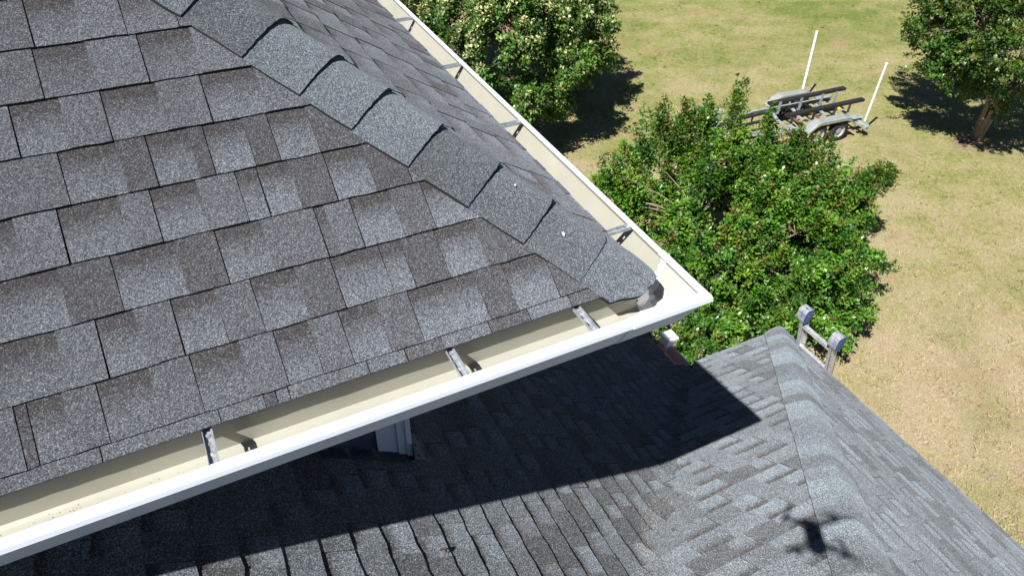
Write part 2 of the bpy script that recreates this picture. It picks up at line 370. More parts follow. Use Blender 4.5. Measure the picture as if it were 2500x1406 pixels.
# ---- hip caps
def cap_mesh(mb, org, u, pA, pB, t_of_q, t1, tone0, tone1, W, e, b0, b1, droop=0.0, nq=22, nt=5, rngc=None, crest=.010, edrop=.30):
    org, u, pA, pB = map(Vector, (org, u, pA, pB)); nn = -(pA + pB); nn = (nn - u * nn.dot(u)).normalized()
    def P(q, t, f, h):
        a = (q + math.sqrt(q * q + e * e)) / 2; b = (-q + math.sqrt(q * q + e * e)) / 2
        nrm = nn
        base = org + u * t + pA * a + pB * b
        s0 = -(pA + pB).dot(nn) * e / 2 + crest; x = min(1.0, abs(q) / W)
        if h > 0: h = h * (1 - edrop * x ** 2)
        dr = droop * max(0, .10 - t) ** 1.3
        return base + nrm * (h + s0 * (1 - x * x)) - Vector((0, 0, 1)) * dr
    qs = [-W + 2 * W * i / nq for i in range(nq + 1)]
    js = [t_of_q(q) + (rngc.uniform(-.0012, .0012) if rngc else 0) for q in qs]
    grid = []
    for j in range(nt + 1):
        f = j / nt; row = []
        for i, q in enumerate(qs):
            t = js[i] + (t1 - js[i]) * f; h = b0 + (b1 - b0) * f
            qq = q + (rngc.uniform(-.0012, .0012) if (rngc and i in (0, nq)) else 0)
            v = tone0 + (tone1 - tone0) * f
            row.append((P(qq, t, f, h), (v, v, v), P(qq, t, f, -.004)))
        grid.append(row)
    idx = [[mb.vert(c[0], c[1]) for c in row] for row in grid]
    for j in range(nt):
        for i in range(nq):
            mb.f.append([idx[j][i], idx[j][i + 1], idx[j + 1][i + 1], idx[j + 1][i]]); mb.m.append(0)
    th = .0045
    for i in range(nq):      # butt edge: a sheet edge, the rest of the lift is an open dark gap
        a, b_ = grid[0][i], grid[0][i + 1]
        mb.poly([a[0], b_[0], b_[2], a[2]][::-1], 1)
    for j in range(nt):
        for i, fl in ((0, 1), (nq, 0)):
            a, b_ = grid[j][i], grid[j + 1][i]
            q = [a[0], b_[0], b_[2], a[2]]
            mb.poly(q if fl else q[::-1], 1)
uv = Vector((-1, 1, MS)).normalized()
def perp(v): v = Vector(v); v = v - uv * v.dot(uv); return v.normalized()
pA = perp((-1, 0, 0)); pB = perp((0, 1, 0))
butts = [.178, .372, .559, .757, .938, 1.104, 1.282, 1.469, 1.655, 1.84, 2.03, 2.21, 2.40, 2.58, 2.77, 2.95, 3.14]
tones = [.62, .58, .42, .95, .85, .90, .48, .8, .6, .9, .5, .8, .65, .9, .5, .7, .8]
rc = random.Random(3)
endq = [(-.141, .10), (-.11, .085), (-.07, .045), (-.04, .015), (-.015, .004), (.01, .004), (.03, .010), (.055, .018), (.080, .022), (.110, .058), (.141, .092)]
def end_t(q):
    for (a, ta), (b_, tb) in zip(endq, endq[1:]):
        if q <= b_ + 1e-9: return ta + (tb - ta) * max(0, (q - a)) / (b_ - a) - .012 + .0018 * math.sin(q * 160 + 1) + .0014 * math.sin(q * 410)
    return endq[-1][1]
allb = [None] + butts
for i in range(len(allb)):
    m_ = MB()
    if i == 0:
        cap_mesh(m_, (0, 0, .006), uv, pA, pB, end_t, .178 + .05, .80, .80, .141, .038, .010, .004, droop=.06, nq=34, nt=8, rngc=rc, crest=.004)
    else:
        b0 = allb[i]; nx = allb[i + 1] if i + 1 < len(allb) else b0 + .185
        lf = .018 if i > 1 else .012
        cap_mesh(m_, (0, 0, .006), uv, pA, pB, lambda q, b0=b0: b0 + .008 * abs(q) / .14, nx + .03, tones[i - 1], tones[i - 1] * .95, .141, .038, lf, .005, rngc=rc, nq=26, crest=.004)
    m_.build('hip_cap', [M['cap'], M['edge']], roof, smooth=False)

# ---- gutter
def sweep(mb, prof, xs_far, ys_far, mat_, a_from=None, b_from=None, off=0.0):
    """profile (outward o, height z); run A along x on the -y side, run B along y on the +x side, mitred at the corner"""
    for k in range(len(prof) - 1):
        (o0, z0), (o1, z1) = prof[k], prof[k + 1]
        ca0 = o0 if a_from is None else a_from
        mb.poly([(xs_far, -o0, z0), (o0, -o0, z0), (o1, -o1, z1), (xs_far, -o1, z1)][::-1], mat_)
        mb.poly([(o0, -o0, z0), (o0, ys_far, z0), (o1, ys_far, z1), (o1, -o1, z1)][::-1], mat_)
outer = [(-.0225, .004), (-.0225, -.1380), (.0665, -.1380), (.0690, -.1290), (.0750, -.1230), (.0900, -.0920), (.1045, -.0600), (.1160, -.0390), (.1262, -.0280), (.1302, -.0235), (.1275, -.0110), (.1232, -.0030), (.1180, .0005), (.1080, -.0010), (.1040, -.0030), (.1035, -.0075)]
inner = [(.1055, -.0080), (.1075, -.0045), (.1110, -.0045), (.1112, -.0120), (.1150, -.0300), (.1040, -.0560), (.0915, -.0860), (.0830, -.1050), (.0740, -.1160), (.0600, -.1195), (-.0100, -.1195), (-.0190, -.1130), (-.0195, .0030), (-.0225, .0040)]
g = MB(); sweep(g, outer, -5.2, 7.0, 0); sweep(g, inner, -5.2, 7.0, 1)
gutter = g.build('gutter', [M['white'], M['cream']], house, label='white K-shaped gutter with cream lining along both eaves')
def offs(prof, d):
    out = []
    for k, (o, z) in enumerate(prof):
        a = prof[max(k - 1, 0)]; b_ = prof[min(k + 1, len(prof) - 1)]
        t = Vector((b_[0] - a[0], b_[1] - a[1])).normalized(); out.append((o + t.y * d, z - t.x * d))
    return out
g = MB(); sweep(g, offs(outer[1:], -.0022), -.144, .103, 0) if False else None
po = offs(outer[1:], 0.0025)
# decide the outward side by comparing the lip height
if po[10][1] < outer[11][1]: po = offs(outer[1:], -0.0025)
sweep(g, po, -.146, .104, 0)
pi_ = offs(inner, -0.0015)
if pi_[9][1] < inner[9][1]: pi_ = offs(inner, 0.0015)
sweep(g, pi_, -.02, .085, 2)
# little end faces of the sleeve
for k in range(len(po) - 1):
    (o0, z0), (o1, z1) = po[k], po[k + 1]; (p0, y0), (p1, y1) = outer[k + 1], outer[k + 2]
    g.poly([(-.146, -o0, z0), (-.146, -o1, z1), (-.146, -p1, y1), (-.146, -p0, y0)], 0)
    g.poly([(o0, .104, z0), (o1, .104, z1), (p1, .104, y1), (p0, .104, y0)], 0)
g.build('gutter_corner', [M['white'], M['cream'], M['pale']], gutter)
# sealant smeared across the profile beside the corner
def seal(axis, pos, w, lo, hi, seed, lift=.0030):
    r_ = random.Random(seed); m_ = MB()
    pr = offs(inner, -lift)
    if pr[9][1] < inner[9][1]: pr = offs(inner, lift)
    pts = []
    for k in range(len(pr) - 1):
        n = max(1, int(math.hypot(pr[k + 1][0] - pr[k][0], pr[k + 1][1] - pr[k][1]) / .005))
        for j in range(n): pts.append((pr[k][0] + (pr[k + 1][0] - pr[k][0]) * j / n, pr[k][1] + (pr[k + 1][1] - pr[k][1]) * j / n))
    pts = [p for i, p in enumerate(pts) if lo <= i / len(pts) <= hi]
    prev = None
    for i, (o, z) in enumerate(pts):
        f = i / len(pts); ww = w * (.6 + .5 * math.sin(f * 9 + seed) ** 2 + r_.uniform(-.14, .14)); c = pos + .010 * math.sin(f * 5 + seed) + r_.uniform(-.002, .002)
        a, b_ = c - ww, c + ww
        cur = ((a, -o, z), (b_, -o, z)) if axis == 'A' else ((o, a, z), (o, b_, z))
        if prev: m_.poly([prev[0], prev[1], cur[1], cur[0]])
        prev = cur
    return m_.build('sealant', M['seal'], gutter)
seal('B', .078, .018, .03, .92, 2); seal('A', -.012, .020, .22, .97, 5)
m_ = MB()                                   # puddle of sealant on the bottom near the corner
c0 = Vector((.045, -.045, -.1165)); r_ = random.Random(8); ring = []
for k in range(26):
    a = 2 * math.pi * k / 26; rr = .030 + r_.uniform(-.005, .006)
    ring.append((c0.x + rr * 1.7 * math.cos(a) * .9, c0.y + rr * math.sin(a) * .9, c0.z))
m_.poly(ring); m_.build('sealant', M['seal'], gutter)
m_ = MB(); prev = None                      # streak along the bottom between both seams
for k in range(22):
    f = k / 21; x = .055 - .075 * f; y = .055 - .075 * f * .9 + .012 * math.sin(f * 6); w = .012 + .007 * math.sin(f * 7) ** 2 + r_.uniform(-.002, .002)
    cur = ((x - w, y + w, -.1160), (x + w, y - w, -.1160))
    if prev: m_.poly([prev[0], prev[1], cur[1], cur[0]][::-1])
    prev = cur
m_.build('sealant', M['seal'], gutter)
# hangers
def hanger(axis, pos):
    m_ = MB(); w = .0205; zt = -.012
    def P(o, s, z): return (pos + s, -o, z) if axis == 'A' else (o, pos + s, z)
    o0, o1 = -.018, .1095
    segs = [(o0, zt - .002), (.0, zt), (.085, zt), (.098, zt + .001), (o1, zt + .005)]
    def strip(s0, z0, s1, z1):
        for (a, za), (b_, zb) in zip(segs, segs[1:]):
            m_.poly([P(a, s0, za + z0), P(b_, s0, zb + z0), P(b_, s1, zb + z1), P(a, s1, za + z1)])
    h = w / 2
    strip(-h, .007, -h + .0015, .007); strip(-h, .007, -h, -.004); strip(-h + .0015, .007, -h + .0015, -.004)
    holes = [(.030, .040), (.060, .072)]
    xs = [o0, .0, .030, .040, .060, .072, .098, o1]
    for a, b_ in zip(xs, xs[1:]):
        if (a, b_) in holes:
            m_.poly([P(a, -h, zt - .004), P(b_, -h, zt - .004), P(b_, -.003, zt - .004), P(a, -.003, zt - .004)])
            m_.poly([P(a, .003, zt - .004), P(b_, .003, zt - .004), P(b_, h, zt - .004), P(a, h, zt - .004)])
        else: m_.poly([P(a, -h, zt - .004), P(b_, -h, zt - .004), P(b_, h, zt - .004), P(a, h, zt - .004)])
    strip(h, -.004, h, .006); strip(h - .0015, -.004, h - .0015, .006); strip(h - .0015, .006, h + .003, .006)
    # nose that clips under the lip and the screw head
    m_.poly([P(.098, -h, zt - .004), P(o1, -h, zt + .006), P(o1, h, zt + .006), P(.098, h, zt - .004)])
    m_.lathe([(.0, .004), (.005, .004), (.006, .0)], P(.012, 0, zt - .003), (0, 0, 1), 8)
    m_.build('hanger', M['steel'], gutter)
for x in (-.258, -.648, -1.262, -1.86, -2.5, -3.1): hanger('A', x)
for y in (.265, 1.043, 1.636, 2.246, 2.85, 3.45): hanger('B', y)
# fascia, soffit, walls of the main block
m_ = MB()
m_.box((-2.62, .035, -.075), (5.18, .022, .15)); m_.box((-.035, 3.5, -.075), (.022, 6.95, .15))
m_.build('fascia', M['paint'], house)
m_ = MB()
m_.box((-2.62, .31, -.158), (5.16, .56, .012)); m_.box((-.34, 3.79, -.158), (.60, 6.38, .012))
m_.build('soffit', M['soffit'], house)
WX, WY = -.637, .58
def siding(mb, a, b_, z0, z1, out_):
    z = z0; out_ = Vector(out_)
    while z < z1 - .01:
        e = min(z + .15, z1)
        p = [Vector((*a, z)) + out_ * .014, Vector((*b_, z)) + out_ * .014, Vector((*b_, e)), Vector((*a, e))]
        mb.poly(p); mb.poly([Vector((*a, z)), Vector((*b_, z)), Vector((*b_, z)) + out_ * .014, Vector((*a, z)) + out_ * .014]); z = e
m_ = MB(); siding(m_, (-5.2, WY), (WX - .10, WY), GZ, -.165, (0, -1, 0)); siding(m_, (WX, WY + .08), (WX, 7.0), GZ, -.165, (1, 0, 0))
m_.poly([(-5.2, WY, GZ), (-5.2, 7, GZ), (-5.2, 7, -.165), (-5.2, WY, -.165)]); m_.poly([(-5.2, 7, GZ), (WX, 7, GZ), (WX, 7, -.165), (-5.2, 7, -.165)])
m_.build('wall', M['siding'], house)
m_ = MB()
m_.box((WX - .059, WY + .004, (GZ - .165) / 2), (.118, .052, -.165 - GZ)); m_.box((WX - .018, WY - .026, (GZ - .165) / 2), (.036, .008, -.165 - GZ)); m_.box((WX + .009, WY + .028, (GZ - .165) / 2), (.022, .13, -.165 - GZ))
m_.build('corner_board', M['paint'], house, label='white corner board of the wall under the eave')

# ---- porch roof (three planes: P1 beside the wall, P2 and P3 meeting in a hip)
def smax(a, b_, k=.035): return (a + b_ + math.sqrt((a - b_) ** 2 + k * k)) / 2
def z1_(x): return ZE + M1 * (XI - x)
def z2_(y): return ZE + M2 * (YI - y)
c1, s1_ = math.cos(math.atan(M1)), math.sin(math.atan(M1)); c2, s2_ = math.cos(math.atan(M2)), math.sin(math.atan(M2)); c3, s3_ = math.cos(math.atan(M3)), math.sin(math.atan(M3))
def f1(s, d, h):
    x = XI - d * c1; y = s; zz_ = smax(z1_(x), z2_(y)); w = 1 / (1 + math.exp(-(z1_(x) - z2_(y)) / .02))
    n = Vector((M1 * w, M2 * (1 - w), 1)).normalized(); return (x + n.x * h, y + n.y * h, zz_ + n.z * h)
def f2(s, d, h):
    x = s; y = YI - d * c2; zz_ = smax(z1_(x), z2_(y)); w = 1 / (1 + math.exp(-(z1_(x) - z2_(y)) / .02))
    n = Vector((M1 * w, M2 * (1 - w), 1)).normalized(); return (x + n.x * h, y + n.y * h, zz_ + n.z * h)
def f3(s, d, h): return (XT - d * c3 + h * s3_, s, ZE + d * s3_ + h * c3)
RX = -2.0                                     # ridge of P1
RZ = z1_(RX); RY = YI - (RZ - ZE) / M2        # ridge line of the wing
HX = XT - (RZ - ZE) / M3
rng2 = random.Random(11); GK[:] = [0.80, 0.40]
low = MB()
E1, E2 = .1345, .137
# P1 keeps z1 >= z2 - overlap: in (s=y, d): M1*d*c1 >= M2*(YI-s) - o   ->  -M2*s - M1*c1*d <= -M2*YI + o
ov = .115
n1c = int((XI - RX) / c1 / E1) + 1
cs1 = []
for i in range(n1c):
    cs1.append((E1 * i, E1 * (i + 1), [(a, b_, k_, t_ * (.72 if k_ == 'T' else .85)) for (a, b_, k_, t_) in rand_course(rng2, -2.6, 5.5, (.10, .24), (.06, .14))]))
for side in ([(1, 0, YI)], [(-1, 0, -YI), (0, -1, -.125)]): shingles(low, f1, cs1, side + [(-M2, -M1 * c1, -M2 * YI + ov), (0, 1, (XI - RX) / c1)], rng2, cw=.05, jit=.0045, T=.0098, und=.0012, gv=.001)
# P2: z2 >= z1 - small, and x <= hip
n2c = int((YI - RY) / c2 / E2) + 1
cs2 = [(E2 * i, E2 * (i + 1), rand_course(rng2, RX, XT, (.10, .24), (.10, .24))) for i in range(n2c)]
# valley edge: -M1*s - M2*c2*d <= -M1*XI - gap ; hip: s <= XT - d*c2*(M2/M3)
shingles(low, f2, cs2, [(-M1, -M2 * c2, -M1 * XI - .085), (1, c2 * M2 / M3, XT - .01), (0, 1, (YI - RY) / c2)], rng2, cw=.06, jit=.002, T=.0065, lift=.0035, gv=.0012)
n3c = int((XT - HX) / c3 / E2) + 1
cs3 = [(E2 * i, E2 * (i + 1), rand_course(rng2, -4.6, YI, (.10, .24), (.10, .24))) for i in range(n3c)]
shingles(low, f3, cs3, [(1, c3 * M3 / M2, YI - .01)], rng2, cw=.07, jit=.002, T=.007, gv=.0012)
# far sides so that the roof is a closed body
low.poly([(RX, 5.5, RZ), (RX, RY, RZ), (RX - 3, RY, RZ - 2), (RX - 3, 5.5, RZ - 2)], 0, [(.6,) * 3] * 4)
low.poly([(RX - 3, RY, RZ), (HX, RY, RZ), (HX, RY - 2.5, RZ - 2), (RX - 3, RY - 2.5, RZ - 2)], 0, [(.6,) * 3] * 4)
low.poly([(HX, RY, RZ - .012), (XT, -4.6, ZE), (XT - 1, -5, ZE), (HX, RY - 2.5, RZ - 2)], 0, [(.6,) * 3] * 4)
lowroof = low.build('porch_roof', [M['shingle_low'], M['edge']], house, label='lower porch roof of grey shingles, half in the shadow of the upper eave')
dk = MB()                                     # sheathing just under the shingles, with the same fold
for i in range(40):
    for j in range(40):
        xa, xb = RX + (XI - RX) * i / 40, RX + (XI - RX) * (i + 1) / 40; ya, yb = RY + (YI - RY) * j / 40, RY + (YI - RY) * (j + 1) / 40
        dk.poly([(x, y, min(smax(z1_(x), z2_(y)), ZE + M3 * (XT - x)) - .010) for x, y in ((xa, ya), (xb, ya), (xb, yb), (xa, yb))])
dk.poly([(RX, YI, z1_(RX) - .010), (XI - .105, YI, z1_(XI - .105) - .010), (XI - .105, 5.5, z1_(XI - .105) - .010), (RX, 5.5, z1_(RX) - .010)])
dk.poly([(XI, YI - .004, ZE - .010), (XI, YI - (XT - XI), z2_(YI - (XT - XI)) - .010), (XT - .02, YI - .004, ZE - .010)])
dk.poly([(XT - .004, YI, ZE - .010), (HX, RY, RZ - .010), (HX, -4.6, RZ - .010), (XT - .004, -4.6, ZE - .010)])
dk.build('sheathing', M['edge'], lowroof)
uv = Vector((-1 / M3, -1 / M2, 1)).normalized()
pP = perp((-1, 0, 0)); pQ = perp((0, -1, 0))
t = -.03; rc2 = random.Random(9); k = 0
tonesL = [.65, .40, .9, .55, .38, .75, .95, .92, .42, .5, .6, 1.0, .78, .35, 1.0, .98, .65, .55, .7, .9, .5, .7, .9]
Ltot = math.sqrt((XT - HX) ** 2 + (YI - RY) ** 2 + (RZ - ZE) ** 2)
while t < Ltot:
    m_ = MB(); tn = tonesL[k % len(tonesL)]
    tq = (lambda q, t=t: t + .012 * abs(q) / .15) if k else (lambda q: -.03 + .12 * (abs(q) / .15) ** 1.5)
    cap_mesh(m_, (XT, YI, ZE + .017), uv, pP, pQ, tq, t + .155, tn, tn * .93,   .150, .022, .0062, .0035, rngc=rc2, nq=24, crest=.003, edrop=.62)
    m_.build('hip_cap', [M['cap_low'], M['edge']], lowroof, smooth=False); t += .142; k += 1
# eave boards, beam and posts of the porch
m_ = MB()
m_.box(((XI + XT) / 2, YI - .03, ZE - .085), (XT - XI - .02, .03, .14)); m_.box((XT - .03, (YI - 4.6) / 2 - .03, ZE - .085), (.03, YI + 4.6 - .07, .14))
m_.box((XI - .135, (YI + 5.5) / 2, ZE - .010), (.03, 5.5 - YI - .02, .14))
m_.build('porch_fascia', M['paint'], house)
m_ = MB(); m_.box((XT - 1.3, -1.5, ZE - .175), (2.4, 6.4, .02)); m_.build('porch_ceiling', M['soffit'], house)
DK = -5.25
m_ = MB()
yq = WY + .2
while yq < 6.0:
    m_.box((1.30, yq, DK), (3.80, .135, .03)); yq += .142
yq = -4.4
while yq < WY: m_.box((1.9, yq, DK), (2.6, .135, .03)); yq += .142
m_.build('porch_floor', M['deck'], house)
for (px_, py_) in ((3.08, -1.2), (3.08, 1.55), (3.08, -4.2)):
    m_ = MB(); m_.box((px_, py_, (ZE - .2 + DK) / 2), (.14, .14, ZE - .2 - DK)); m_.box((px_, py_, DK + .1), (.18, .18, .16)); m_.box((px_, py_, ZE - .24), (.18, .18, .08)); m_.build('porch_post', M['paint'], house)
for (px_, py_) in ((3.0, -1.2), (3.0, 2.9), (3.0, -4.2), (.9, 2.9), (3.0, 5.6)):
    m_ = MB(); m_.box((px_, py_, (GZ + DK) / 2 - .02), (.2, .2, DK - GZ - .04)); m_.box((px_, py_, GZ + .1), (.26, .26, .2)); m_.build('pier', M['paint'], house)
# balcony railing seen in the notch between the roofs
rail = empty('balcony_railing', (0, 0, 0)); rail.parent = house; rail['label'] = 'balcony railing with faded red handrail and white balusters'
bp_ = at(1630, 838, -4.28); BX, BY = bp_.x, bp_.y; RZL = -4.33
m_ = MB(); m_.box((BX, BY, (RZL + .02 + DK) / 2 + .06), (.115, .115, RZL - DK + .12)); m_.box((BX, BY, RZL + .155), (.15, .15, .035)); m_.box((BX, BY, RZL + .185), (.10, .10, .03))
m_.build('newel_post', M['paint'], rail, label='white square newel post with stepped cap')
def handrail(a, b_):
    m_ = MB(); m_.tube([a, b_], .058, 14); m_.build('handrail', M['rail'], rail)
handrail((BX, BY - .06, RZL), (BX, .6, RZL)); handrail((BX - .06, BY, RZL), (-.55, BY, RZL))
m_ = MB(); m_.box((BX, (BY + .6) / 2, RZL - .085), (.05, BY - .65, .06)); m_.box((BX, (BY + .6) / 2, DK + .09), (.05, BY - .65, .07))
m_.box(((BX - .55) / 2, BY, RZL - .085), (BX + .43, .05, .06)); m_.box(((BX - .55) / 2, BY, DK + .09), (BX + .43, .05, .07)); m_.build('rail_bar', M['paint'], rail)
yq = BY - .16
while yq > .7:
    m_ = MB(); m_.box((BX, yq, (RZL + DK) / 2 + .0), (.04, .045, RZL - DK - .24)); m_.build('baluster', M['paint'], rail); yq -= .125
xq = BX - .16
while xq > -.45:
    m_ = MB(); m_.box((xq, BY, (RZL + DK) / 2), (.045, .04, RZL - DK - .24)); m_.build('baluster', M['paint'], rail); xq -= .125
# flashing where the porch roof meets the corner board
m_ = MB()
for (a, b_, y0, y1) in ((WX + .02, WX + .075, WY - .06, WY + .10),):
    m_.poly([(a, y0, z1_(a) + .013), (b_, y0, z1_(b_) + .013), (b_, y1, z1_(b_) + .013), (a, y1, z1_(a) + .013)])
    m_.poly([(a, y0, z1_(a) + .013), (a, y1, z1_(a) + .013), (a, y1, z1_(a) + .10), (a, y0, z1_(a) + .10)])
m_.poly([(WX - .55, WY - .075, z1_(WX - .55) + .013), (WX + .02, WY - .075, z1_(WX + .02) + .013), (WX + .02, WY - .02, z1_(WX + .02) + .013), (WX - .55, WY - .02, z1_(WX - .55) + .013)])
for (x, y) in ((WX + .05, WY - .03), (WX + .055, WY + .03), (WX - .2, WY - .05)): m_.lathe([(0, .004), (.006, .003), (.008, 0)], (x, y, z1_(x) + .013), (M1, 0, 1), 8)
m_.build('flashing', M['flash'], house)

# ================================================================ LITTER ON THE ROOF
def speck(mb, p, r, rr, nrm=None):
    p = Vector(p); pts = [p + Vector((rr.uniform(-1, 1), rr.uniform(-1, 1), rr.uniform(-.4, .8))) * r for _ in range(4)]
    i = [mb.vert(q) for q in pts]
    for t in ((0, 1, 2), (0, 2, 3), (0, 3, 1), (1, 3, 2)): mb.f.append([i[k] for k in t]); mb.m.append(0)
rr = random.Random(21); m_ = MB()
for k in range(1500):
    f = rr.random() ** .8; x = -.15 + 1.25 * f; off = rr.gauss(0, .045)
    y = YI - (M1 / M2) * (XI - x)
    if rr.random() < .5 + .5 * math.sin(9 * x + 1): continue
    P = f1(y + off, (XI - x) / c1, .012); speck(m_, P, rr.uniform(.0012, .0032), rr)
tag(m_.build('valley_grit', M['grit']), 'fine tan grit washed into the valley of the lower roof', 'grit', kind='stuff')
m_ = MB()
for k in range(95):
    x = rr.uniform(-2.2, -.2) if rr.random() < .8 else rr.uniform(-2.2, .0)
    x = x if rr.random() < .4 else -1.75 + rr.gauss(0, .3)
    speck(m_, (x, rr.uniform(-.012, .012) - .0, -.1185), rr.uniform(.0010, .0021), rr)
tag(m_.build('gutter_seeds', M['brownleaf']), 'tiny brown seeds scattered along the gutter bottom', 'seeds', kind='stuff')
def blob(name, px, py, plane_n, plane_d, r, label, seed, m):
    n = Vector(plane_n); d = ray(px, py); t = (plane_d - CAM.dot(n)) / d.dot(n); c = CAM + d * t; n.normalize()
    a = n.cross(Vector((0, 1, .3))).normalized(); b_ = n.cross(a); q = random.Random(seed); mb = MB(); top = mb.vert(c + n * (.004 + r * .25)); ring = []
    for k in range(14):
        an = 2 * math.pi * k / 14; w = r * q.uniform(.45, 1.25); ring.append(mb.vert(c + a * math.cos(an) * w + b_ * math.sin(an) * w + n * .0025))
    for k in range(14): mb.f.append([top, ring[k], ring[(k + 1) % 14]]); mb.m.append(0)
    tag(mb.build(name, m), label, 'bird dropping')
blob('bird_dropping', 1376, 572, (0, -MS, 1), .034, .0065, 'white bird dropping on the second hip cap from the gutter corner', 3, M['drop'])
blob('bird_dropping', 1257, 452, (0, -MS, 1), .036, .0032, 'tiny pale bird dropping near the hip crest above the larger one', 5, M['drop'])
def dead_leaf(px, py, label, size, rot):
    n = Vector((M1, 0, 1)); d = ray(px, py); t = (ZE + M1 * XI + .012 - CAM.dot(n)) / d.dot(n); c = CAM + d * t; n.normalize()
    a = (n.cross(Vector((math.cos(rot), math.sin(rot), 0)))).normalized(); b_ = n.cross(a); mb = MB()
    top = [c + a * size * (i / 6 - .5) * 2 + n * (.012 * math.sin(i / 6 * 3.14)) for i in range(7)]
    w = [0, .5, .8, .9, .7, .4, 0]
    L_ = [top[i] + b_ * size * .45 * w[i] + n * .008 for i in range(7)]; Rr = [top[i] - b_ * size * .45 * w[i] + n * .010 for i in range(7)]
    for i in range(6): mb.poly([top[i], top[i + 1], L_[i + 1], L_[i]]); mb.poly([top[i + 1], top[i], Rr[i], Rr[i + 1]])
    tag(mb.build('dry_leaf', M['brownleaf']), label, 'leaf')
dead_leaf(1080, 1347, 'curled brown leaf lying on the sunlit lower roof shingles', .015, 1.0)

# ================================================================ GROUND
m_ = MB()
m_.poly([(-150, -150, GZ), (200, -150, GZ), (200, 220, GZ), (-150, 220, GZ)])
tag(m_.build('lawn', M['lawn']), kind='structure')
# grass blades over the part of the lawn in view
def grass():
    rs = np.random.RandomState(4); N = 190000
    px = rs.uniform(880, 2560, N); py = rs.uniform(-60, 1420, N)
    dx = (px - 1250) / FPX; dy = -(py - 703) / FPX
    D = np.outer(dx, np.array(xx)) + np.outer(dy, np.array(yy)) - np.array(zz)
    # uniform on the ground instead of on the picture: accept with weight ~ distance^3
    t = (GZ - CAM.z) / D[:, 2]; P = np.array(CAM) + D * t[:, None]
    keep = (P[:, 0] > 1.0); P = P[keep]
    nt_ = 2600; T0 = P[rs.choice(len(P), nt_, replace=False)]; kk = 14      # thicker tufts and weeds
    sp = rs.uniform(.02, .09, (nt_, 1, 1)); tuft = (T0[:, None, :] + rs.normal(size=(nt_, kk, 3)) * sp * np.array([1, 1, 0])).reshape(-1, 3)
    big_ = np.concatenate([np.ones(len(P)), np.repeat(rs.uniform(1.3, 2.3, nt_), kk)]); P = np.vstack([P, tuft])
    n = len(P); a = rs.uniform(0, 2 * np.pi, n); h = rs.uniform(.018, .05, n) * big_; w = rs.uniform(.004, .009, n) * 1.3 * np.sqrt(big_)
    lean = rs.uniform(.2, 1.3, n); la = rs.uniform(0, 2 * np.pi, n)
    v = np.zeros((n, 3, 3), np.float32)
    v[:, 0, :] = P + np.stack([np.cos(a) * w, np.sin(a) * w, np.zeros(n)], 1)
    v[:, 1, :] = P - np.stack([np.cos(a) * w, np.sin(a) * w, np.zeros(n)], 1)
    v[:, 2, :] = P + np.stack([np.cos(la) * lean * h, np.sin(la) * lean * h, h], 1)
    v[:, :2, 2] -= .003
    me = bpy.data.meshes.new('grass'); me.vertices.add(n * 3); me.vertices.foreach_set('co', v.ravel())
    me.loops.add(n * 3); me.loops.foreach_set('vertex_index', np.arange(n * 3, dtype=np.int32))
    me.polygons.add(n); me.polygons.foreach_set('loop_start', np.arange(0, n * 3, 3, dtype=np.int32)); me.polygons.foreach_set('loop_total', np.full(n, 3, np.int32))
    me.update(); me.materials.append(M['blade']); o = bpy.data.objects.new('grass', me); sc.collection.objects.link(o)
    tag(o, 'short dry grass of the sunlit lawn', 'grass', kind='stuff')
grass()

# ================================================================ TREES
def leaves_mesh(name, C_, Dn, Nn, L, W, col, material, parent, org):
    """one small folded leaf per row: centre C_, direction Dn, normal Nn, length L, width W, colour col"""
    n = len(C_); S = np.cross(Dn, Nn); S /= np.linalg.norm(S, axis=1)[:, None] + 1e-9
    v = np.zeros((n, 4, 3), np.float32)
    v[:, 0] = C_ - Dn * (L / 2)[:, None]; v[:, 2] = C_ + Dn * (L / 2)[:, None] - Nn * (L * .12)[:, None]
    v[:, 1] = C_ + S * (W / 2)[:, None] + Nn * (W * .18)[:, None] + Dn * (L * .05)[:, None]; v[:, 3] = C_ - S * (W / 2)[:, None] + Nn * (W * .18)[:, None] + Dn * (L * .05)[:, None]
    v -= np.array(org, np.float32)
    me = bpy.data.meshes.new(name); me.vertices.add(n * 4); me.vertices.foreach_set('co', v.ravel())
    idx = np.arange(n * 4, dtype=np.int32); me.loops.add(n * 4); me.loops.foreach_set('vertex_index', idx)
    me.polygons.add(n); me.polygons.foreach_set('loop_start', np.arange(0, n * 4, 4, dtype=np.int32)); me.polygons.foreach_set('loop_total', np.full(n, 4, np.int32))
    me.update(); ca = me.color_attributes.new('shade', 'FLOAT_COLOR', 'POINT')
    cc = np.ones((n, 4, 4), np.float32); cc[:, :, :3] = col[:, None, :]; ca.data.foreach_set('color', cc.ravel())
    me.materials.append(material); o = bpy.data.objects.new(name, me); sc.collection.objects.link(o); o.location = (0, 0, 0) if parent is None else (0, 0, 0)
    o.parent = parent; return o
def unit(a): return a / (np.linalg.norm(a, axis=-1, keepdims=True) + 1e-9)
